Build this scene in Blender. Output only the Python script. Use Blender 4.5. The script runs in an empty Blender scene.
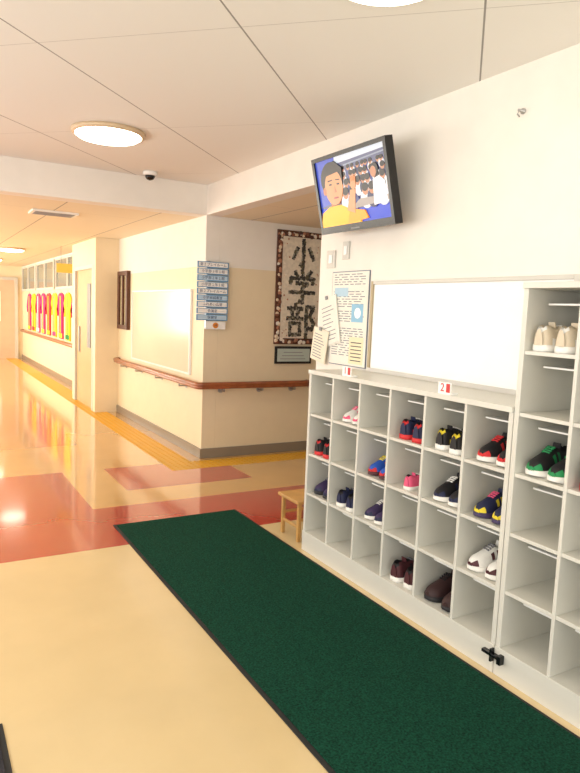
import bpy, math, random
from mathutils import Vector, Matrix
random.seed(7)
S=bpy.context.scene
S.view_settings.view_transform='Standard'
S.view_settings.look='None'
def lin(c):
    return tuple(((v/255)/12.92 if v/255<=0.04045 else (((v/255)+0.055)/1.055)**2.4) for v in c)+(1,)
MATS={}
def mat(name,rgb,rough=.5,metal=0,emit=0,noise=.04,nscale=6,bump=0,bscale=60,coat=0,spec=.5,ec=None):
    if name in MATS: return MATS[name]
    m=bpy.data.materials.new(name); m.use_nodes=True
    nt=m.node_tree; b=nt.nodes['Principled BSDF']
    c=lin(rgb)
    tc=nt.nodes.new('ShaderNodeTexCoord')
    n=nt.nodes.new('ShaderNodeTexNoise'); n.inputs['Scale'].default_value=nscale; n.inputs['Detail'].default_value=4
    nt.links.new(tc.outputs['Object'],n.inputs['Vector'])
    r=nt.nodes.new('ShaderNodeValToRGB')
    r.color_ramp.elements[0].position=.3; r.color_ramp.elements[1].position=.7
    r.color_ramp.elements[0].color=tuple(max(0,v*(1-noise)) for v in c[:3])+(1,)
    r.color_ramp.elements[1].color=tuple(min(1,v*(1+noise)) for v in c[:3])+(1,)
    nt.links.new(n.outputs['Fac'],r.inputs['Fac']); nt.links.new(r.outputs['Color'],b.inputs['Base Color'])
    b.inputs['Roughness'].default_value=rough; b.inputs['Metallic'].default_value=metal
    b.inputs['Specular IOR Level'].default_value=spec
    b.inputs['Coat Weight'].default_value=coat; b.inputs['Coat Roughness'].default_value=.08
    if emit:
        b.inputs['Emission Color'].default_value=lin(ec) if ec else c
        b.inputs['Emission Strength'].default_value=emit
    if bump:
        n2=nt.nodes.new('ShaderNodeTexNoise'); n2.inputs['Scale'].default_value=bscale; n2.inputs['Detail'].default_value=3
        nt.links.new(tc.outputs['Object'],n2.inputs['Vector'])
        bp=nt.nodes.new('ShaderNodeBump'); bp.inputs['Strength'].default_value=bump; bp.inputs['Distance'].default_value=.01
        nt.links.new(n2.outputs['Fac'],bp.inputs['Height']); nt.links.new(bp.outputs['Normal'],b.inputs['Normal'])
    MATS[name]=m; return m

class Fr:
    def __init__(s,o,r,u,n): s.o=Vector(o); s.r=Vector(r).normalized(); s.u=Vector(u).normalized(); s.n=Vector(n).normalized()
    def __call__(s,a,b,c): return s.o+s.r*a+s.u*b+s.n*c
    def mtx(s):
        m=Matrix.Identity(4)
        for i in range(3):
            m[i][0]=s.r[i]; m[i][1]=s.u[i]; m[i][2]=s.n[i]; m[i][3]=s.o[i]
        return m
ID=Fr((0,0,0),(1,0,0),(0,1,0),(0,0,1))
class B:
    def __init__(s,name): s.name=name; s.v=[]; s.f=[]; s.fm=[]; s.mats=[]; s.sm=[]
    def mi(s,m):
        if m not in s.mats: s.mats.append(m)
        return s.mats.index(m)
    def face(s,idx,m,sm=False): s.f.append(idx); s.fm.append(s.mi(m)); s.sm.append(sm)
    def box(s,a0,a1,b0,b1,c0,c1,m,F=ID):
        k=len(s.v)
        for c in (c0,c1):
            for (a,b) in ((a0,b0),(a1,b0),(a1,b1),(a0,b1)): s.v.append(F(a,b,c))
        for q in ((3,2,1,0),(4,5,6,7),(0,1,5,4),(1,2,6,5),(2,3,7,6),(3,0,4,7)): s.face([k+i for i in q],m)
    def poly(s,F,pts,c0,c1,m):
        k=len(s.v); n=len(pts)
        for c in (c0,c1):
            for (a,b) in pts: s.v.append(F(a,b,c))
        s.face([k+i for i in range(n)][::-1],m); s.face([k+n+i for i in range(n)],m)
        for i in range(n): s.face([k+i,k+(i+1)%n,k+n+(i+1)%n,k+n+i],m)
    def ell(s,F,ca,cb,ra,rb,c0,c1,m,n=24,rot=0):
        pts=[]
        for i in range(n):
            t=2*math.pi*i/n; x=ra*math.cos(t); y=rb*math.sin(t)
            pts.append((ca+x*math.cos(rot)-y*math.sin(rot),cb+x*math.sin(rot)+y*math.cos(rot)))
        s.poly(F,pts,c0,c1,m)
    def stroke(s,F,pts,w,c0,c1,m):
        for (p,q) in zip(pts[:-1],pts[1:]):
            p=Vector(p);q=Vector(q);d=(q-p).normalized();nn=Vector((-d.y,d.x))*w/2;e=d*w*.3
            s.poly(F,[tuple(p-e-nn),tuple(q+e-nn),tuple(q+e+nn),tuple(p-e+nn)],c0,c1,m)
    def rev(s,F,prof,m,n=32,sm=True):
        k=len(s.v)
        for (r,h) in prof:
            for i in range(n):
                t=2*math.pi*i/n; s.v.append(F(r*math.cos(t),r*math.sin(t),h))
        for j in range(len(prof)-1):
            for i in range(n):
                s.face([k+j*n+i,k+j*n+(i+1)%n,k+(j+1)*n+(i+1)%n,k+(j+1)*n+i],m,sm)
        s.face([k+i for i in range(n)][::-1],m); s.face([k+(len(prof)-1)*n+i for i in range(n)],m)
    def tube(s,pts,r,m,n=12):
        pts=[Vector(p) for p in pts]; k=len(s.v)
        for i,p in enumerate(pts):
            d=((pts[min(i+1,len(pts)-1)]-p).normalized()+(p-pts[max(i-1,0)]).normalized()).normalized()
            up=Vector((0,0,1)) if abs(d.z)<.9 else Vector((1,0,0))
            a=d.cross(up).normalized(); b=a.cross(d).normalized()
            for j in range(n):
                t=2*math.pi*j/n; s.v.append(p+a*r*math.cos(t)+b*r*math.sin(t))
        for i in range(len(pts)-1):
            for j in range(n): s.face([k+i*n+j,k+i*n+(j+1)%n,k+(i+1)*n+(j+1)%n,k+(i+1)*n+j],m,True)
        s.face([k+j for j in range(n)][::-1],m); s.face([k+(len(pts)-1)*n+j for j in range(n)],m)
    def done(s,bevel=0):
        lo=Vector([min(v[i] for v in s.v) for i in range(3)]); hi=Vector([max(v[i] for v in s.v) for i in range(3)])
        c=(lo+hi)/2; c.z=lo.z
        me=bpy.data.meshes.new(s.name); me.from_pydata([v-c for v in s.v],[],s.f)
        for m in s.mats: me.materials.append(m)
        for p,i,q in zip(me.polygons,s.fm,s.sm): p.material_index=i; p.use_smooth=q
        o=bpy.data.objects.new(s.name,me); o.location=c; S.collection.objects.link(o)
        if bevel:
            md=o.modifiers.new('bevel','BEVEL'); md.width=bevel; md.segments=2; md.limit_method='ANGLE'; md.angle_limit=math.radians(40)
        me.update()
        return o
def text(parent,F,a,b,c,size,body,m,nm='lettering',align='CENTER'):
    cu=bpy.data.curves.new(nm,'FONT'); cu.body=body; cu.size=size; cu.align_x=align; cu.align_y='CENTER'; cu.extrude=.0004
    cu.materials.append(m)
    o=bpy.data.objects.new(nm,cu); S.collection.objects.link(o)
    M=F.mtx(); M.translation=F(a,b,c); 
    o.parent=parent; o.matrix_parent_inverse=Matrix.Translation(-parent.location); o.matrix_basis=M
    return o

# ---------------- materials
M_wall=mat('plaster_white',(238,233,224),.6,noise=.02,bump=.05,bscale=120)
M_cream=mat('plaster_cream',(234,218,186),.5,noise=.02,bump=.05,bscale=120)
M_frame=mat('painted_metal_grey',(205,203,195),.4)
M_base=mat('skirting_grey',(140,128,112),.4)
M_cab=mat('cabinet_grey_paint',(214,212,202),.38,noise=.02)
M_cabin=mat('cabinet_inner',(202,202,194),.45,noise=.02)
M_white=mat('white_gloss',(245,245,242),.25,noise=.01)
M_board=mat('whiteboard_surface',(222,212,190),.16,noise=.01)
M_wood=mat('handrail_wood',(150,84,48),.3,noise=.2,nscale=14,coat=.4)
M_dkwood=mat('dark_wood',(88,52,34),.45,noise=.2,nscale=14)
M_black=mat('black_plastic',(12,12,14),.22)
M_dark=mat('dark_rubber',(28,30,30),.7)
M_paper=mat('paper',(236,234,224),.8,noise=.01)
M_ink=mat('ink',(70,72,80),.8)
M_alu=mat('aluminium',(185,185,185),.35,metal=.8)
M_lamp=mat('lamp_glow',(255,246,228),.4,emit=8)
M_grey=mat('mid_grey',(140,142,145),.5)

def ceiling_mat(name,rgb,s1,o1,s2,o2,diag=True,w=.009):
    m=bpy.data.materials.new(name); m.use_nodes=True; nt=m.node_tree; b=nt.nodes['Principled BSDF']
    g=nt.nodes.new('ShaderNodeNewGeometry'); sp=nt.nodes.new('ShaderNodeSeparateXYZ'); nt.links.new(g.outputs['Position'],sp.inputs[0])
    def M(op,a,b_=None):
        n=nt.nodes.new('ShaderNodeMath'); n.operation=op
        for i,x in enumerate((a,b_)):
            if x is None: continue
            if isinstance(x,(int,float)): n.inputs[i].default_value=x
            else: nt.links.new(x,n.inputs[i])
        return n.outputs[0]
    if diag:
        u=M('SUBTRACT',sp.outputs[1],sp.outputs[0]); v=M('ADD',sp.outputs[0],sp.outputs[1])
    else: u=sp.outputs[0]; v=sp.outputs[1]
    def line(x,sc,of,w):
        t=M('ADD',M('SUBTRACT',x,of),sc*40+sc/2); t=M('MODULO',t,sc); t=M('ABSOLUTE',M('SUBTRACT',t,sc/2)); return M('LESS_THAN',t,w)
    l1=line(u,s1,o1,w); l2=line(v,s2,o2,w*.6)
    f=M('MAXIMUM',M('MULTIPLY',l1,.8),M('MULTIPLY',l2,.35))
    mx=nt.nodes.new('ShaderNodeMix'); mx.data_type='RGBA'
    mx.inputs['A'].default_value=lin(rgb); mx.inputs['B'].default_value=lin((110,106,100))
    nt.links.new(f,mx.inputs['Factor']); nt.links.new(mx.outputs['Result'],b.inputs['Base Color'])
    b.inputs['Roughness'].default_value=.7
    return m
M_ceil=ceiling_mat('ceiling_panels',(237,236,230),1.44,1.44,2.0,3.95,w=.006)
M_ceil2=ceiling_mat('corridor_ceiling_panels',(234,222,196),.9,.35,1.8,7.0,diag=False,w=.005)

F_cream=mat('vinyl_cream',(216,192,144),.24,noise=.035,nscale=3,coat=.4)
F_red=mat('vinyl_red',(176,44,34),.16,noise=.06,nscale=3,coat=.8)
F_tan=mat('vinyl_tan',(208,164,100),.16,noise=.05,nscale=3,coat=.8)
F_org=mat('vinyl_orange_tan',(198,138,74),.16,noise=.05,nscale=3,coat=.8)
F_yel=mat('tactile_yellow',(222,166,36),.35,noise=.05)
fl=B('floor')
xs=[-1.6,.2,1.14,1.52,2.1,2.4,2.55,2.7,6.0]; ys=[-3,4.02,4.85,5.25,5.75,6.05,7.2,8.1,10.4,11.4,19]
def fm(x,y):
    if y<4.02: return F_cream
    if y<4.85: return F_red
    if x<1.14 and y<6.05: return F_red
    if 5.75<y<6.05 and x>2.1: return F_yel
    if y>6.05 and 2.1<x<2.4: return F_yel
    if 5.25<y<6.05 and 1.52<x<2.7: return F_red
    if 7.2<y<10.4 and x<1.52: return F_org
    return F_tan
idx={}
for i,x in enumerate(xs):
    for j,y in enumerate(ys):
        idx[i,j]=len(fl.v); fl.v.append(Vector((x,y,0)))
for i in range(len(xs)-1):
    for j in range(len(ys)-1):
        fl.face([idx[i,j],idx[i+1,j],idx[i+1,j+1],idx[i,j+1]],fm((xs[i]+xs[i+1])/2,(ys[j]+ys[j+1])/2))
fl.box(-1.6,6,-3,19,-.12,-.005,F_cream)
fl.done()
td=B('tactile_paving')
def stud(x,y):
    k=len(td.v)
    for (r,z) in ((.014,.0005),(.008,.005)):
        for i in range(8):
            t=i*math.pi/4; td.v.append(Vector((x+r*math.cos(t),y+r*math.sin(t),z)))
    for i in range(8): td.face([k+i,k+(i+1)%8,k+8+(i+1)%8,k+8+i],F_yel,True)
    td.face([k+8+i for i in range(8)],F_yel)
y=6.08
while y<15:
    for i in range(5):
        xx=2.13+i*.06
        if not(9.33<y<10.92 and xx>2.2): stud(xx,y)
    y+=.06
x=2.13
while x<4.6:
    for i in range(5): stud(x,5.78+i*.06)
    x+=.06
td.done()

# ---------------- shell
H1=2.77; H2=2.48
w=B('ceiling'); w.box(-1.6,2.55,-3,6.15,H1,H1+.1,M_ceil); w.done()
w=B('ceiling_corridor'); w.box(-1.6,2.7,6.35,19,H2,H2+.1,M_ceil2); w.done()
w=B('ceiling_alcove'); w.box(2.7,6,2.4,6.15,H2,H2+.1,M_ceil2); w.done()
w=B('trim_beam'); w.box(-1.6,2.55,6.15,6.35,H2,H1+.1,M_wall); w.box(2.55,2.7,4.0,6.15,H2,H1+.1,M_wall); w.done()
w=B('wall_east'); w.box(2.55,2.7,-3,4.0,0,H1+.1,M_wall); w.done()
w=B('wall_north'); w.box(2.701,6,6.15,6.35,1.98,H2+.1,M_wall); w.box(2.701,6,6.15,6.35,0,1.98,M_cream); w.done()
w=B('wall_corridor'); w.box(2.55,2.7,6.15,19,0,1.98,M_cream); w.box(2.55,2.7,6.15,19,1.98,H2+.1,M_wall); w.done()
w=B('wall_corridor_end'); w.box(-1.6,2.7,19,19.15,0,H2+.1,M_cream); w.done()
w=B('wall_alcove_east'); w.box(6,6.1,2.4,6.35,0,H2+.1,M_wall); w.done()
w=B('wall_alcove_south'); w.box(2.7,6,2.3,2.4,0,H2+.1,M_wall); w.done()
w=B('wall_west')
w.box(-1.75,-1.6,-3,19,0,.8,M_wall); w.box(-1.75,-1.6,-3,19,2.35,H1+.1,M_wall)
opens=[(-2.8,-.2),(.1,2.8),(3.1,5.8),(6.6,9.2),(9.5,12.2),(12.5,15.2),(15.5,18.6)]
prev=-3
for a,b in opens:
    w.box(-1.75,-1.6,prev,a,.8,2.35,M_wall); prev=b
w.box(-1.75,-1.6,prev,19,.8,2.35,M_wall); w.done()
for i,(a,b) in enumerate(opens):
    f=B('window_%d'%(i+1))
    for (p,q,r,s_) in ((a,b,.8,.85),(a,b,2.3,2.35),(a,a+.05,.85,2.3),(b-.05,b,.85,2.3),((a+b)/2-.03,(a+b)/2+.03,.85,2.3)):
        f.box(-1.71,-1.65,p,q,r,s_,M_alu)
    f.done(.004)
w=B('wall_south'); w.box(-1.75,2.7,-3.15,-3,2.3,H1+.1,M_wall); w.box(-1.75,-1.2,-3.15,-3,0,2.3,M_wall); w.box(2.2,2.7,-3.15,-3,0,2.3,M_wall); w.done()
d=B('door_entrance')
for x0 in (-1.2,-.35,.5,1.35):
    d.box(x0,x0+.06,-3.1,-3.04,0,2.3,M_alu); d.box(x0+.79,x0+.85,-3.1,-3.04,0,2.3,M_alu)
    d.box(x0+.06,x0+.79,-3.1,-3.04,0,.12,M_alu); d.box(x0+.06,x0+.79,-3.1,-3.04,2.2,2.3,M_alu)
d.done()

w=B('baseboard_corridor'); w.box(2.53,2.549,6.13,9.349,0,.1,M_base); w.box(2.53,2.549,10.91,19,0,.1,M_base); w.done(.003)
w=B('baseboard_north'); w.box(2.55,6,6.13,6.149,0,.1,M_base); w.done(.003)
w=B('baseboard_east'); w.box(2.53,2.549,3.52,4.0,0,.1,M_base); w.done(.003)

w=B('wall_corridor_pier'); w.box(2.22,2.549,9.35,9.5,0,H2-.001,M_cream); w.box(2.22,2.549,10.75,10.9,0,H2-.001,M_cream); w.box(2.22,2.549,9.5,10.75,2.12,H2-.001,M_cream); w.done()
d=B('door_1'); M_door=mat('door_cream',(200,170,124),.4)
d.box(2.25,2.29,9.5,10.75,0,2.12,M_door); d.box(2.215,2.25,9.5,9.56,0,2.12,M_frame); d.box(2.215,2.25,10.69,10.75,0,2.12,M_frame); d.box(2.215,2.25,9.56,10.69,2.06,2.12,M_frame)
d.box(2.24,2.252,9.75,9.95,.9,1.85,M_grey); d.box(2.225,2.25,10.45,10.49,.8,1.2,M_alu); d.done(.003)
for i,(a,b) in enumerate(((11.6,14.0),(14.2,16.4),(16.6,18.8))):
    f=B('window_%d'%(8+i)); g=mat('window_glass_grey',(120,130,124),.08)
    f.box(2.535,2.549,a,b,1.85,2.42,g)
    for (p,q,r,s_) in ((a,b,1.82,1.87),(a,b,2.4,2.45),(a,a+.06,1.87,2.4),(b-.06,b,1.87,2.4),((a+b)/2-.04,(a+b)/2+.04,1.87,2.4)):
        f.box(2.51,2.548,p,q,r,s_,M_frame)
    f.done()
d=B('door_2'); M_pink=mat('door_pinkish',(222,186,160),.4)
d.box(1.2,2.35,18.94,18.99,0,2.1,M_pink); d.box(1.12,1.2,18.92,18.99,0,2.18,M_frame); d.box(2.35,2.43,18.92,18.99,0,2.18,M_frame); d.box(1.2,2.35,18.92,18.99,2.1,2.18,M_frame); d.box(1.5,2.0,18.925,18.95,1.0,1.8,M_white); d.done()

zr=.78
pts=[(2.54,9.25,zr),(2.47,9.22,zr),(2.465,9.1,zr),(2.465,6.12,zr),(2.475,6.07,zr),(2.52,6.06,zr),(3.72,6.06,zr),(3.79,6.065,zr),(3.8,6.14,zr)]
brk=[((2.465,y,zr),(2.549,y,zr-.07)) for y in (8.9,8.2,7.4,6.6)]+[((x,6.06,zr),(x,6.149,zr-.07)) for x in (2.75,3.2,3.6)]
r=B('handrail')
r.tube(pts,.026,M_wood,16); r.tube([(p[0],p[1],p[2]-.024) for p in pts],.022,M_wood,16)
for p,q in brk:
    r.tube([p,(p[0],p[1],zr-.07),q],.011,M_alu,8)
    n_=Vector((q[0]-p[0],q[1]-p[1],0)).normalized(); t_=Vector((-n_.y,n_.x,0))
    r.rev(Fr(Vector(q)-n_*.008,t_,(0,0,1),n_),[(.03,0),(.03,.0075)],M_alu,16)
r.done()
r=B('handrail'); r.tube([(2.54,18.7,zr),(2.47,18.6,zr),(2.47,11.2,zr),(2.54,11.1,zr)],.034,M_wood)
for y in (12,14,16,18): r.tube([(2.47,y,zr),(2.549,y,zr-.05)],.01,M_alu,8)
r.done()

def east(y,z,off=0): return Fr((2.549-off,y,z),(0,-1,0),(0,0,1),(-1,0,0))
def north(x,z,off=0): return Fr((x,6.149-off,z),(1,0,0),(0,0,1),(0,-1,0))

F=east(8.6,.86); b=B('whiteboard'); b.box(0,2.1,0,.87,.0,.018,M_board,F)
for (a0,a1,b0,b1) in ((-.02,2.12,-.02,0),(-.02,2.12,.87,.89),(-.02,0,0,.87),(2.1,2.12,0,.87)): b.box(a0,a1,b0,b1,0,.026,M_white,F)
b.done(.002)
F=east(9.25,1.22); b=B('picture_frame'); b.box(.05,.43,.05,.75,0,.02,mat('picture_olive',(200,190,150),.6,noise=.3,nscale=30),F)
for (a0,a1,b0,b1) in ((0,.48,0,.06),(0,.48,.74,.8),(0,.07,.06,.74),(.41,.48,.06,.74),(.22,.27,.06,.74)): b.box(a0,a1,b0,b1,0,.05,M_dkwood,F)
b.done(.003)

F=east(3.32,1.215); b=B('notice_board'); b.box(0,1.45,0,.53,0,.02,M_white,F)
mt=mat('board_edge',(176,160,128),.5)
b.box(-.022,0,0,.55,0,.03,mt,F); b.box(0,1.45,.53,.55,0,.03,M_frame,F); b.done(.002)
F=east(1.87,1.72); b=B('trim_1'); b.box(0,3,0,.045,0,.03,M_frame,F); b.done(.002)

# directory sign
M_blue=mat('sign_blue',(96,152,196),.5); M_dblue=mat('sign_navy',(40,64,110),.5)
F=north(2.45,1.43,.03); b=B('directory_sign')
n=9; h=.066
for i in range(n):
    b.box(0,.34,i*h+.003,(i+1)*h-.003,0,.008,M_blue,F)
    b.box(.012,.328,i*h+.012,(i+1)*h-.01,.008,.010,M_white if i%3 else mat('sign_pale_blue',(190,215,235),.5),F)
b.box(.1,.32,-.085,-.006,0,.008,M_white,F); 
b.ell(F,.21,-.046,.03,.03,.008,.010,mat('arrow_orange',(222,140,50),.5))
b.box(.102,.14,-.08,.6,-.028,0,M_alu,F)
o=b.done()
labs=['第１プレイルーム','小学部３年１組','小学部２年１組','小学部１年１組','第２プレイルーム','小学部図書室','ふれあい広場','会議室','保健室']
for i in range(n): text(o,F,.17,(n-1-i)*h+h*.5,.0104,.036,labs[i],M_dblue)
text(o,F,.21,-.046,.0108,.04,'→',M_dblue)

# 小学部 sign
F=north(3.36,1.20); b=B('school_department_sign'); 
W=.64; Hh=1.22
b.box(0,W,0,Hh,0,.02,M_dkwood,F)
M_sb=mat('sign_canvas',(224,214,196),.8,noise=.12,nscale=26)
b.box(.065,W-.065,.065,Hh-.065,.02,.026,M_sb,F)
shc=[mat('shell_brown',(130,84,62),.5),mat('shell_cream',(226,208,182),.5),mat('shell_tan',(176,124,96),.5),mat('shell_dark',(70,42,36),.5),mat('shell_white',(236,228,214),.5)]
def shell(a,bb,r,m,c0=.02):
    G=Fr(F(a,bb,c0),F.r,F.u,F.n); t=random.random()*3.14
    G=Fr(G.o,G.r*math.cos(t)+G.u*math.sin(t),G.u*math.cos(t)-G.r*math.sin(t),G.n)
    b.rev(G,[(r,0),(r*.92,r*.25),(r*.65,r*.5),(r*.25,r*.62)],m,8)
for (x0,y0,x1,y1,nn) in ((.035,.035,W-.035,.035,13),(.035,Hh-.035,W-.035,Hh-.035,13),(.035,.08,.035,Hh-.08,23),(W-.035,.08,W-.035,Hh-.08,23)):
    for i in range(nn):
        t=i/(nn-1); 
        for k in range(2): shell(x0+(x1-x0)*t+random.uniform(-.018,.018),y0+(y1-y0)*t+random.uniform(-.018,.018),random.uniform(.014,.026),random.choice(shc))
for i in range(60): shell(random.choice([random.uniform(.08,.15),random.uniform(W-.15,W-.08)]),random.uniform(.09,Hh-.09),random.uniform(.006,.011),random.choice([shc[1],shc[2],shc[4]]),.026)
peb=[mat('pebble_dark',(66,66,60),.6),mat('pebble_grey',(150,146,132),.6),mat('pebble_olive',(98,92,70),.6),mat('pebble_black',(46,46,44),.6)]
def kan(strokes,cx,cy,sc):
    for st in strokes:
        P_=[Vector((cx+(x-.5)*sc,cy+(y-.5)*sc)) for x,y in st]
        b.stroke(F,[tuple(p) for p in P_],sc*.085,.026,.03,peb[0])
        for p,q in zip(P_[:-1],P_[1:]):
            nn=max(1,int((q-p).length/.02))
            for i in range(nn+1):
                c_=p.lerp(q,i/nn); dd=(q-p).normalized(); nr=Vector((-dd.y,dd.x))
                for s_ in (-.013,.012):
                    e=c_+nr*s_+Vector((random.uniform(-.004,.004),random.uniform(-.004,.004)))
                    shell(e.x,e.y,random.uniform(.009,.0155),random.choice(peb),.028)
kan([[(.5,.98),(.5,.05),(.38,.14)],[(.28,.7),(.1,.32)],[(.72,.7),(.92,.32)]],W/2,.98,.32)
kan([[(.25,.95),(.32,.82)],[(.48,1),(.52,.86)],[(.78,.97),(.66,.82)],[(.1,.6),(.12,.76),(.88,.76),(.84,.6)],[(.3,.62),(.68,.62),(.5,.48)],[(.5,.48),(.52,.06),(.4,.1)],[(.08,.36),(.92,.36)]],W/2,.62,.38)
kan([[(.3,.98),(.3,.86)],[(.06,.85),(.54,.85)],[(.18,.8),(.22,.62)],[(.42,.8),(.36,.62)],[(.04,.56),(.56,.56)],[(.14,.42),(.14,.08)],[(.14,.42),(.46,.42),(.46,.08)],[(.14,.1),(.46,.1)],[(.68,.92),(.68,.0)],[(.68,.9),(.92,.9),(.8,.62),(.94,.42),(.88,.24),(.76,.28)]],W/2,.26,.38)
b.done()
F=north(3.38,.985); b=B('name_plaque'); b.box(0,.46,0,.19,0,.02,M_dark,F); b.box(.025,.435,.025,.165,.02,.024,mat('plaque_pale',(186,200,192),.5),F)
for i in range(3): b.box(.06+.02*i,.38-.02*i,.05+.035*i,.058+.035*i,.024,.025,M_grey,F)
b.done()

# posters
F=east(3.82,1.20); b=B('wall_poster')
b.box(0,.43,0,.64,0,.006,mat('poster_edge',(110,120,135),.5),F); b.box(.006,.424,.006,.634,.006,.008,M_paper,F)
M_inkl=mat('ink_light',(120,124,134),.8)
for i in range(34):
    y=.615-i*.0165
    if i in (5,6,14,20,21): continue
    x=.03
    while x<.36:
        l_=random.uniform(.02,.08); b.box(x,min(x+l_,.39),y,y+.005,.008,.0086,M_inkl,F); x+=l_+random.uniform(.01,.03)
b.box(.04,.2,.47,.53,.008,.009,mat('poster_blue',(176,206,224),.6),F); b.box(.25,.38,.3,.42,.008,.009,mat('poster_sky',(140,190,220),.6),F)
b.box(.24,.4,.02,.2,.008,.0095,mat('poster_cream',(236,226,190),.6),F)
for i in range(6): b.box(.26,.38,.04+i*.024,.046+i*.024,.0095,.0102,M_ink,F)
b.ell(F,.32,.36,.035,.035,.009,.0096,M_white)
b.done()
def leaf(yc,zc,deg,wd,ht,m,nm='hanging_leaflet',off=.012,lines=9):
    F0=east(yc,zc,off); t=math.radians(deg)
    rr=F0.r*math.cos(t)+F0.u*math.sin(t); G=Fr(F0.o,rr,F0.n.cross(rr),F0.n)
    b=B(nm)
    for k in range(3): b.box(-wd/2+.004*k,wd/2,-ht+.006*k,0,.003*k,.003*k+.002,m,G)
    for i in range(lines): b.box(-wd*.36,wd*random.uniform(.1,.36),-ht*.88+i*ht*.085,-ht*.88+i*ht*.085+.005,.008,.0088,M_inkl,G)
    b.box(-.012,.012,-.012,.012,.008,.018,M_grey,G); b.done()
leaf(3.86,1.66,14,.22,.34,M_paper)
leaf(3.90,1.44,-10,.2,.24,mat('paper_manila',(236,228,208),.8),off=.0245)
F=east(3.71,1.92); b=B('wall_switch'); b.box(0,.075,0,.12,0,.01,M_frame,F); b.box(.02,.055,.03,.09,.01,.016,M_white,F); b.done(.002)
F=east(3.9,1.87); b=B('wall_switch'); b.box(0,.1,0,.12,0,.01,M_frame,F); b.box(.03,.07,.03,.09,.01,.016,M_white,F); b.done(.002)
F=east(2.25,2.55); b=B('wall_hook'); b.rev(F,[(.014,0),(.014,.008),(.006,.012),(.006,.035)],M_alu,12); b.tube([F(0,0,.03),F(0,-.02,.04),F(0,-.03,.025)],.004,M_alu,8); b.done()

# TV
F=Fr((2.40,3.74,2.075),(0,-1,0),(-.2338,0,.972),(-.972,0,-.2338))
b=B('television'); TW=.77; TH=.485
b.box(0,TW,0,TH,-.045,0,M_black,F); b.box(.06,TW-.06,.06,TH-.06,-.075,-.045,M_black,F)
fr=.025
for (a0,a1,b0,b1) in ((0,TW,0,.045),(0,TW,TH-fr,TH),(0,fr,.045,TH-fr),(TW-fr,TW,.045,TH-fr)): b.box(a0,a1,b0,b1,0,.012,M_black,F)
def em(n,c,e=.4): return mat('screen_'+n,c,.3,emit=e,noise=0)
sx0,sx1,sy0,sy1=fr,TW-fr,.045,TH-fr; sw=sx1-sx0; sh=sy1-sy0
SF=Fr(F(sx0,sy0,0),F.r,F.u,F.n)
L=[0.0]
def clip(pts):
    for ax,lim,sg in ((0,0,1),(0,1,-1),(1,0,1),(1,1,-1)):
        out=[]
        for i in range(len(pts)):
            p=pts[i-1]; q=pts[i]; dp=(p[ax]-lim)*sg; dq=(q[ax]-lim)*sg
            if (dp>=0)!=(dq>=0):
                t=dp/(dp-dq); out.append((p[0]+(q[0]-p[0])*t,p[1]+(q[1]-p[1])*t))
            if dq>=0: out.append(q)
        pts=out
        if not pts: return pts
    return pts
def P(pts,c):
    pts=clip(pts)
    if len(pts)<3: return
    L[0]+=.0001; b.poly(SF,[(x*sw,y*sh) for x,y in pts],.0002,.0006+L[0],c)
def E(cx,cy,rx,ry,c,rot=0):
    pts=[]
    for i in range(24):
        t=2*math.pi*i/24; x=rx*sw*math.cos(t); y=ry*sh*math.sin(t)
        pts.append((cx+(x*math.cos(rot)-y*math.sin(rot))/sw,cy+(x*math.sin(rot)+y*math.cos(rot))/sh))
    P(pts,c)
dk=em('dark',(26,20,24)); sk=em('skin',(200,138,96)); s2=em('skin2',(172,118,90)); s3=em('skin3',(168,106,74))
P([(0,0),(1,0),(1,1),(0,1)],em('base',(84,88,120)))
P([(0,0),(1,0),(1,.2),(.45,.2),(0,.3)],em('blue',(24,60,190)))
P([(.3,.9),(1,.93),(1,1),(.3,1)],em('ceiling',(190,200,215)))
P([(.42,.84),(1,.88),(1,.9),(.42,.86)],em('ceil2',(130,140,160)))
P([(0,.3),(.2,.35),(.3,1),(0,1)],em('violet',(56,76,180)))
random.seed(3)
rows=[(.8,.035,9),(.7,.045,8),(.58,.055,7),(.44,.07,5)]
for (yy,s_,nn) in rows:
    for i in range(nn):
        x=.4+.6*(i+random.random()*.6)/nn
        E(x,yy-s_*1.9,s_*1.1,s_*1.9,em('cloth%d'%(i%4),[(196,200,210),(52,64,120),(214,214,216),(40,44,80)][i%4]))
        E(x,yy,s_*.6,s_*1.15,s2); E(x,yy+s_*.5,s_*.64,s_*.85,dk)
P([(.46,.2),(1,.24),(1,.31),(.62,.33)],em('desk',(150,140,136)))
P([(.8,.2),(.98,.22),(.97,.5),(.9,.58),(.82,.55)],em('white',(225,225,232))); E(.85,.68,.05,.09,dk); E(.835,.65,.038,.075,s2)
# boy in yellow shirt
P([(-.02,0),(.6,0),(.56,.12),(.42,.24),(.33,.3),(.16,.3),(.03,.22)],em('yellow',(236,170,22)))
P([(.4,.0),(.7,.04),(.66,.16),(.46,.22)],em('yellow2',(240,150,22)))
P([(.19,.3),(.32,.32),(.31,.44),(.18,.42)],s3)
E(.24,.68,.165,.27,dk,-.15); E(.26,.57,.135,.26,sk,-.12)
E(.115,.54,.025,.06,s3); P([(.11,.74),(.16,.9),(.3,.95),(.41,.82),(.4,.72),(.34,.78),(.2,.76)],dk)
E(.215,.62,.024,.014,dk); E(.33,.61,.022,.014,dk); P([(.275,.6),(.3,.5),(.265,.49)],s3); E(.28,.415,.04,.014,em('lip',(150,60,60)))
P([(.18,.665),(.25,.675),(.25,.69),(.18,.685)],dk);P([(.3,.67),(.36,.66),(.36,.675),(.3,.685)],dk)
P([(.42,.2),(.5,.48),(.57,.48),(.53,.14)],sk); E(.545,.54,.035,.06,sk)
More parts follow.
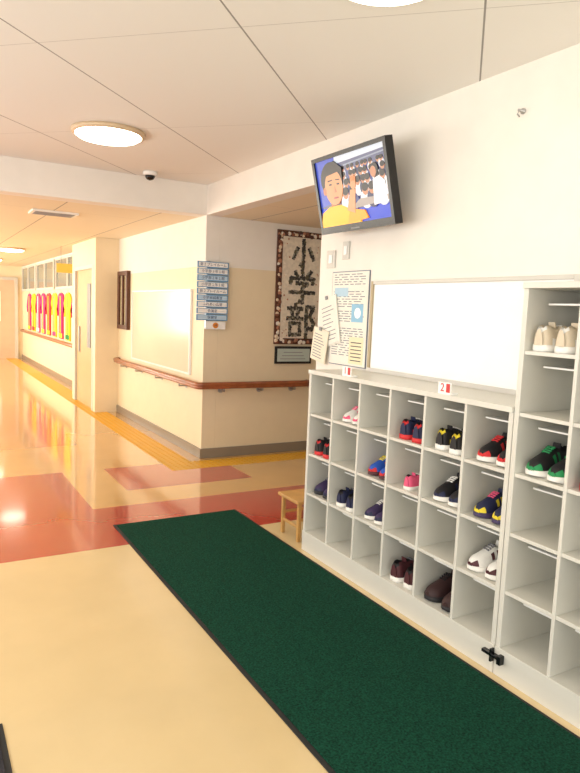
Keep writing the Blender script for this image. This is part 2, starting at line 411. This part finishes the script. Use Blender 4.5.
for k in range(4): P([(.515+k*.018,.56),(.528+k*.018,.56),(.526+k*.02,.68-abs(k-1.5)*.015),(.516+k*.02,.68-abs(k-1.5)*.015)],sk)
b.box(.34,.43,.012,.02,.012,.0126,M_grey,F)
b.box(.27,.47,.12,.36,-.09,-.075,M_dark,F)
b.box(2.535,2.549,3.24,3.48,2.16,2.44,M_dark); b.box(2.42,2.54,3.28,3.32,2.27,2.31,M_dark); b.box(2.42,2.54,3.4,3.44,2.27,2.31,M_dark)
b.done()

# lockers
X0=2.18; X1=2.53
def locker(name,y0,ncol,nrow,cw):
    b=B(name); z0=.13; p=.26
    y1=y0-ncol*cw
    top=z0+nrow*p
    b.box(X0-.004,X1,y1,y0,0,z0-.05,M_cab)
    b.box(X0-.006,X1,y1,y0,z0-.05,z0,M_cab)
    b.box(X1-.01,X1,y1,y0,z0,top,M_cabin)
    b.box(X0-.01,X1,y1,y0,top-.005,top+.02,M_cab)
    for i in range(ncol+1):
        y=y0-i*cw; t=.016
        ya=y-t/2; yb=y+t/2
        if i==0: ya,yb=y-.024,y
        if i==ncol: ya,yb=y,y+.024
        b.box(X0,X1-.01,ya,yb,z0,top-.005,M_cab)
    for j in range(1,nrow):
        z=z0+j*p
        for i in range(ncol):
            b.box(X0+.004,X1-.01,y0-(i+1)*cw+(.024 if i==ncol-1 else .008),y0-i*cw-(.024 if i==0 else .008),z-.016,z,M_cab)
    for j in range(nrow):
        z=z0+j*p+.19
        for i in range(ncol):
            b.box(X0+.09,X1-.01,y0-(i+1)*cw+(.024 if i==ncol-1 else .008),y0-i*cw-(.024 if i==0 else .008)-.03,z,z+.008,M_white)
    return b,top
b,top=locker('shoe_locker',3.49,6,4,.273)
LO=b.done(.0015)
for (y,s_) in ((3.12,'1'),(2.31,'2')):
    t_=B('number_tag'); FF=Fr((X0-.004,y,top+.0265),(0,-1,0),(0,0,1),(-1,0,0))
    rd=mat('tag_red',(200,50,50),.5)
    t_.box(0,.085,0,.05,-.006,0,M_white,FF); t_.box(.055,.08,.004,.046,0,.001,rd,FF)
    t_.box(0,.085,-.006,0,-.05,0,M_white,FF)
    o=t_.done(); text(o,FF,.03,.024,.0012,.055,s_,rd)
b,top2=locker('tall_shoe_locker',1.848,4,6,.273)
b.done(.0015)
b=B('locker_latch'); b.box(X0-.03,X0-.007,1.80,1.90,.085,.1,M_black); b.box(X0-.03,X0-.007,1.845,1.855,.06,.12,M_black); b.box(X0-.035,X0-.007,1.79,1.81,.07,.11,M_black); b.done(.002)

# shoes
def interp(tab,s):
    for (a,va),(b_,vb) in zip(tab[:-1],tab[1:]):
        if a<=s<=b_: return va+(vb-va)*(s-a)/(b_-a)
    return tab[-1][1]
TW_=[(0,.42),(.04,.7),(.12,.84),(.3,.8),(.45,.82),(.6,.95),(.72,1),(.85,.9),(.94,.66),(1,.28)]
THt=[(0,.052),(.05,.066),(.15,.068),(.28,.058),(.42,.066),(.5,.062),(.6,.052),(.72,.042),(.85,.034),(.94,.026),(1,.014)]
def shoe(b,G,Ln,u,so,ac,inn,lace):
    sc=Ln/.21; W=.043*sc
    Ss=[0,.03,.08,.15,.22,.3,.38,.45,.52,.6,.68,.76,.84,.9,.95,.985,1]
    out=[]
    for s_ in Ss: out.append((s_*Ln,W*interp(TW_,s_)*1.07))
    ring=[(x,-y) for x,y in out]+[(x,y) for x,y in reversed(out)]
    k=len(b.v); n=len(ring)
    lev=[(0,.96),(.008,1.0),(.024,1.0)]
    for z,f in lev:
        for x,y in ring:
            lift=.006*sc*max(0,(x/Ln-.75)/.25)**2 if z==0 else 0
            b.v.append(G(x,y*f,z*sc+lift+.0004))
    for j in range(2):
        for i in range(n): b.face([k+j*n+i,k+j*n+(i+1)%n,k+(j+1)*n+(i+1)%n,k+(j+1)*n+i],so,True)
    b.face([k+i for i in range(n)][::-1],so); b.face([k+2*n+i for i in range(n)],so)
    K=12; k=len(b.v)
    for s_ in Ss:
        w=W*interp(TW_,s_); h=interp(THt,s_)*sc*1.12
        for j in range(K+1):
            th=math.pi*j/K
            y=w*math.cos(th)*(1-.18*math.sin(th)); z=h*math.sin(th)**.75 if 0<j<K else 0
            if .04<s_<.42 and 4<=j<=8:
                z=h*(.35 if 5<=j<=7 else .95); 
            b.v.append(G(s_*Ln,y,.022*sc+z))
    for i in range(len(Ss)-1):
        sm=(Ss[i]+Ss[i+1])/2
        for j in range(K):
            m=u
            if .04<sm<.44 and 4<=j<=7: m=inn
            elif .34<sm<.62 and j in (1,2,9,10) and i%2==0: m=ac
            elif sm>.9 and j in (0,1,2,9,10,11): m=ac
            elif sm<.1 and j in(3,8,4,7,5,6): m=ac
            elif .15<sm<.34 and j in (0,11): m=ac
            q=k+i*(K+1)+j; b.face([q,q+K+1,q+K+2,q+1],m,True)
    b.face([k+j for j in range(K+1)][::-1],u); e=k+(len(Ss)-1)*(K+1); b.face([e+j for j in range(K+1)],ac)
    for s_ in (.46,.51,.56,.61):
        h=interp(THt,s_)*sc*1.12+.022*sc; w=W*.34
        b.box(s_*Ln-.003*sc,s_*Ln+.003*sc,-w,w,h-.004*sc,h+.002*sc,lace,G)
    b.poly(Fr(G(.40*Ln,0,0),G.u,(G.n*1-G.r*.25),G.r),[(-W*.38,.06*sc),(W*.38,.06*sc),(W*.32,.108*sc),(-W*.32,.108*sc)],0,.005*sc,u)
def C(n,c): return mat('shoe_'+n,c,.6,noise=.05,nscale=40)
cw_,cr,cn,ck,cp,cb,cg,cy,cpu,co=C('white',(236,234,228)),C('red',(206,40,44)),C('navy',(30,36,72)),C('black',(26,24,28)),C('pink',(232,90,130)),C('blue',(40,90,190)),C('green',(30,140,80)),C('yellow',(232,210,50)),C('purple',(60,46,86)),C('maroon',(78,34,40))
cgy=C('grey',(120,120,126)); cbe=C('beige',(214,200,176)); cdb=C('brown',(58,34,34))
def pair(col,row,u,so,ac,lace,Ln=.2,tall=False,out=False,rot=0,inn=None,depth=.015,one=False,dy=0):
    y0=1.848 if tall else 3.49; nr=6 if tall else 4
    z=.13+(nr-row)*.26; yc=y0-(col-.5)*.273+dy
    Ln*=1.16
    b=B('sneaker_pair')
    for k,sg in enumerate((-1,1)):
        if one and k: break
        r=math.radians(rot+random.uniform(-3,3))
        if out: r+=math.pi
        d=Vector((math.cos(r),math.sin(r),0)); l=Vector((-d.y,d.x,0))
        hy=0 if one else sg*.052*(Ln/.22)**.8
        cx=X0+depth+Ln/2+random.uniform(0,.012)
        st=Vector((cx,yc+hy,z))-d*Ln/2
        shoe(b,Fr(st,d,l,(0,0,1)),Ln,u,so,ac,inn or ck,lace)
    b.done()
pair(2,1,cw_,cw_,cp,cp,.17,rot=8,out=True)
pair(4,1,cn,cr,cr,cw_,.2)
pair(5,1,ck,cw_,cy,cw_,.2,rot=4)
pair(6,1,ck,cw_,cr,cr,.21,rot=6,out=True)
pair(1,2,ck,cr,cr,cw_,.19)
pair(3,2,cb,co,cr,cy,.19,out=True,rot=6)
pair(4,2,cp,cw_,cp,cw_,.15,one=True)
pair(5,2,ck,cw_,cn,cw_,.21,out=True,rot=4)
pair(6,2,cn,cpu,cy,cp,.2,rot=5,out=True)
pair(1,3,cpu,ck,cn,cgy,.2,out=True,rot=8)
pair(2,3,cn,cw_,ck,cgy,.19)
pair(3,3,cpu,cw_,cn,cw_,.19,out=True)
pair(6,3,cw_,cw_,co,cgy,.21,rot=-2,out=True)
pair(4,4,co,cw_,ck,cgy,.21)
pair(5,4,cdb,ck,cdb,ck,.225,rot=3,out=True)
pair(1,1,cbe,cw_,cw_,cw_,.21,tall=True,rot=-3,inn=cbe)
pair(1,3,ck,cw_,cg,cg,.22,tall=True,out=True,rot=4)
pair(2,3,ck,cr,cg,cy,.22,tall=True)

def matobj(name,x0,x1,y0,y1,gm):
    b=B(name); b.box(x0,x1,y0,y1,.0005,.006,M_dark); b.box(x0+.02,x1-.02,y0+.02,y1-.02,.006,.011,gm); b.done(.002)
gm=mat('mat_green_pile',(20,66,50),.95,noise=.6,nscale=120,bump=.9,bscale=180,spec=.1)
matobj('floor_mat',1.18,2.13,-1.2,4.42,gm)
matobj('doormat',-1.0,.245,-1.2,2.42,mat('mat_grey_pile',(58,56,60),.95,noise=.3,nscale=90,bump=.6,bscale=180,spec=.1))

b=B('wooden_stool'); wd=mat('stool_wood',(190,146,84),.45,noise=.15,nscale=12)
sx,sy=2.19,3.58; w_,d_=.30,.28; sz=.29
b.box(sx,sx+w_,sy,sy+d_,sz-.022,sz,wd)
for (x,y) in ((sx+.02,sy+.02),(sx+w_-.045,sy+.02),(sx+.02,sy+d_-.045),(sx+w_-.045,sy+d_-.045)): b.box(x,x+.025,y,y+.025,0.0005,sz-.022,wd)
b.box(sx+.025,sx+.04,sy+.045,sy+d_-.045,.09,.11,wd); b.box(sx+.045,sx+w_-.045,sy+d_-.04,sy+d_-.025,.14,.16,wd); b.box(sx+.045,sx+w_-.045,sy+.025,sy+.04,.14,.16,wd)
b.done(.004)

M_rim=mat('lamp_rim',(214,190,156),.4)
def lamp(name,x,y,z,r):
    G=Fr((x,y,z-.0005),(1,0,0),(0,-1,0),(0,0,-1)); b=B(name)
    b.rev(G,[(r,0),(r,.022),(r*.93,.03)],M_rim if r>.2 else M_white,40)
    b.rev(G,[(r*.9,.02),(r*.9,.034),(r*.8,.05),(r*.5,.062),(r*.1,.066)],M_lamp,40)
    b.done()
for (x,y) in ((1.22,4.78),(1.46,1.93),(-.6,3.4),(-.4,.2)): lamp('ceiling_lamp',x,y,H1,.255)
for (x,y) in ((1.5,12.6),(1.5,16.0),(.2,8.4),(.2,16)): lamp('ceiling_lamp',x,y,H2,.25)  # only the first is in view; unseen ones added to strengthen floor glare
lamp('ceiling_lamp',3.9,5.1,H2,.2)
b=B('air_vent'); b.box(1.05,1.5,7.05,7.35,H2-.02,H2-.0005,M_white)
for i in range(5): b.box(1.08,1.47,7.08+i*.05,7.10+i*.05,H2-.024,H2-.02,M_grey)
b.done()
b=B('security_camera'); G=Fr((1.89,5.92,H1-.0005),(1,0,0),(0,-1,0),(0,0,-1))
b.rev(G,[(.065,0),(.065,.025),(.055,.035)],M_white,24); b.rev(G,[(.045,.03),(.043,.05),(.03,.068),(.008,.076)],M_black,24); b.done()

def coat(y,z,c1,c2,sc=1):
    F=east(y,z,.0); b=B('hanging_happi_coat')
    m1=mat('cloth_%s'%str(c1),c1,.9,noise=.1); m2=mat('cloth_%s'%str(c2),c2,.9,noise=.1)
    P=[(.12,0),(.48,0),(.47,.55),(.62,.42),(.7,.55),(.5,.82),(.36,.86),(.3,.8),(.24,.86),(.1,.82),(-.1,.55),(-.02,.42),(.13,.55)]
    b.poly(F,[(x*sc,yy*sc) for x,yy in P],.005,.03,m1)
    b.box(.27*sc,.33*sc,0.01*sc,.8*sc,.03,.036,m2,F); b.box(.13*sc,.47*sc,.02*sc,.1*sc,.03,.036,m2,F)
    b.tube([F(.3*sc,.8*sc,.02),F(.3*sc,.9*sc,.02)],.006,M_alu,6)
    b.done()
cs=[((240,50,120),(255,220,60)),((240,210,40),(230,60,60)),((236,60,110),(240,240,240)),((240,50,120),(250,230,80)),((240,60,60),(250,210,60)),((250,220,50),(240,70,140)),((236,40,110),(240,220,60)),((250,220,50),(60,160,90)),((236,50,120),(255,240,240))]
for i,(a,c_) in enumerate(cs): coat(17.9-i*.68,.84,a,c_,1.06)
b=B('hanging_sign'); b.box(2.05,2.4,11.3,11.32,2.05,2.2,mat('sign_yellow',(230,200,90),.5)); b.tube([(2.12,11.31,2.2),(2.12,11.31,H2)],.006,M_alu,6); b.tube([(2.33,11.31,2.2),(2.33,11.31,H2)],.006,M_alu,6); b.done()

def area(name,loc,sx,sy,rot,pw,col):
    l=bpy.data.lights.new(name,'AREA'); l.shape='RECTANGLE'; l.size=sx; l.size_y=sy; l.energy=pw; l.color=col
    o=bpy.data.objects.new(name,l); o.location=loc; o.rotation_euler=rot; S.collection.objects.link(o)
pw=[55,46,46,70,95,150,170]
for i,(a,b_) in enumerate(opens):
    area('window_daylight_%d'%(i+1),(-1.85,(a+b_)/2,1.58),1.5,b_-a,(0,math.radians(-90),0),pw[i],(1,.975,.94) if i<3 else (1,.92,.78))
area('entrance_fill',(.5,-3.3,1.2),3.2,2.2,(math.radians(90),0,0),75,(1,.98,.95))  # fill light added behind the camera, at an assumed, unseen entrance
W=bpy.data.worlds.new('sky'); S.world=W; W.use_nodes=True; W.node_tree.nodes['Background'].inputs[0].default_value=(1,.98,.95,1); W.node_tree.nodes['Background'].inputs[1].default_value=1.2

Y=Vector((-376,-89.5,645)).normalized(); X=Vector((1110,-30,645)); X=(X-Y*X.dot(Y)).normalized(); Z=X.cross(Y)
right=Vector((X.x,Y.x,Z.x)); down=Vector((X.y,Y.y,Z.y)); fwd=Vector((X.z,Y.z,Z.z))
cam=bpy.data.cameras.new('camera'); co_=bpy.data.objects.new('camera',cam); S.collection.objects.link(co_)
m=Matrix.Identity(4)
for i in range(3): m[i][0]=right[i]; m[i][1]=-down[i]; m[i][2]=-fwd[i]
m.translation=Vector((0,0,1.55)); co_.matrix_world=m
cam.sensor_fit='VERTICAL'; cam.sensor_height=36; cam.sensor_width=27; cam.lens=645/773*36; cam.clip_start=.05
S.camera=co_
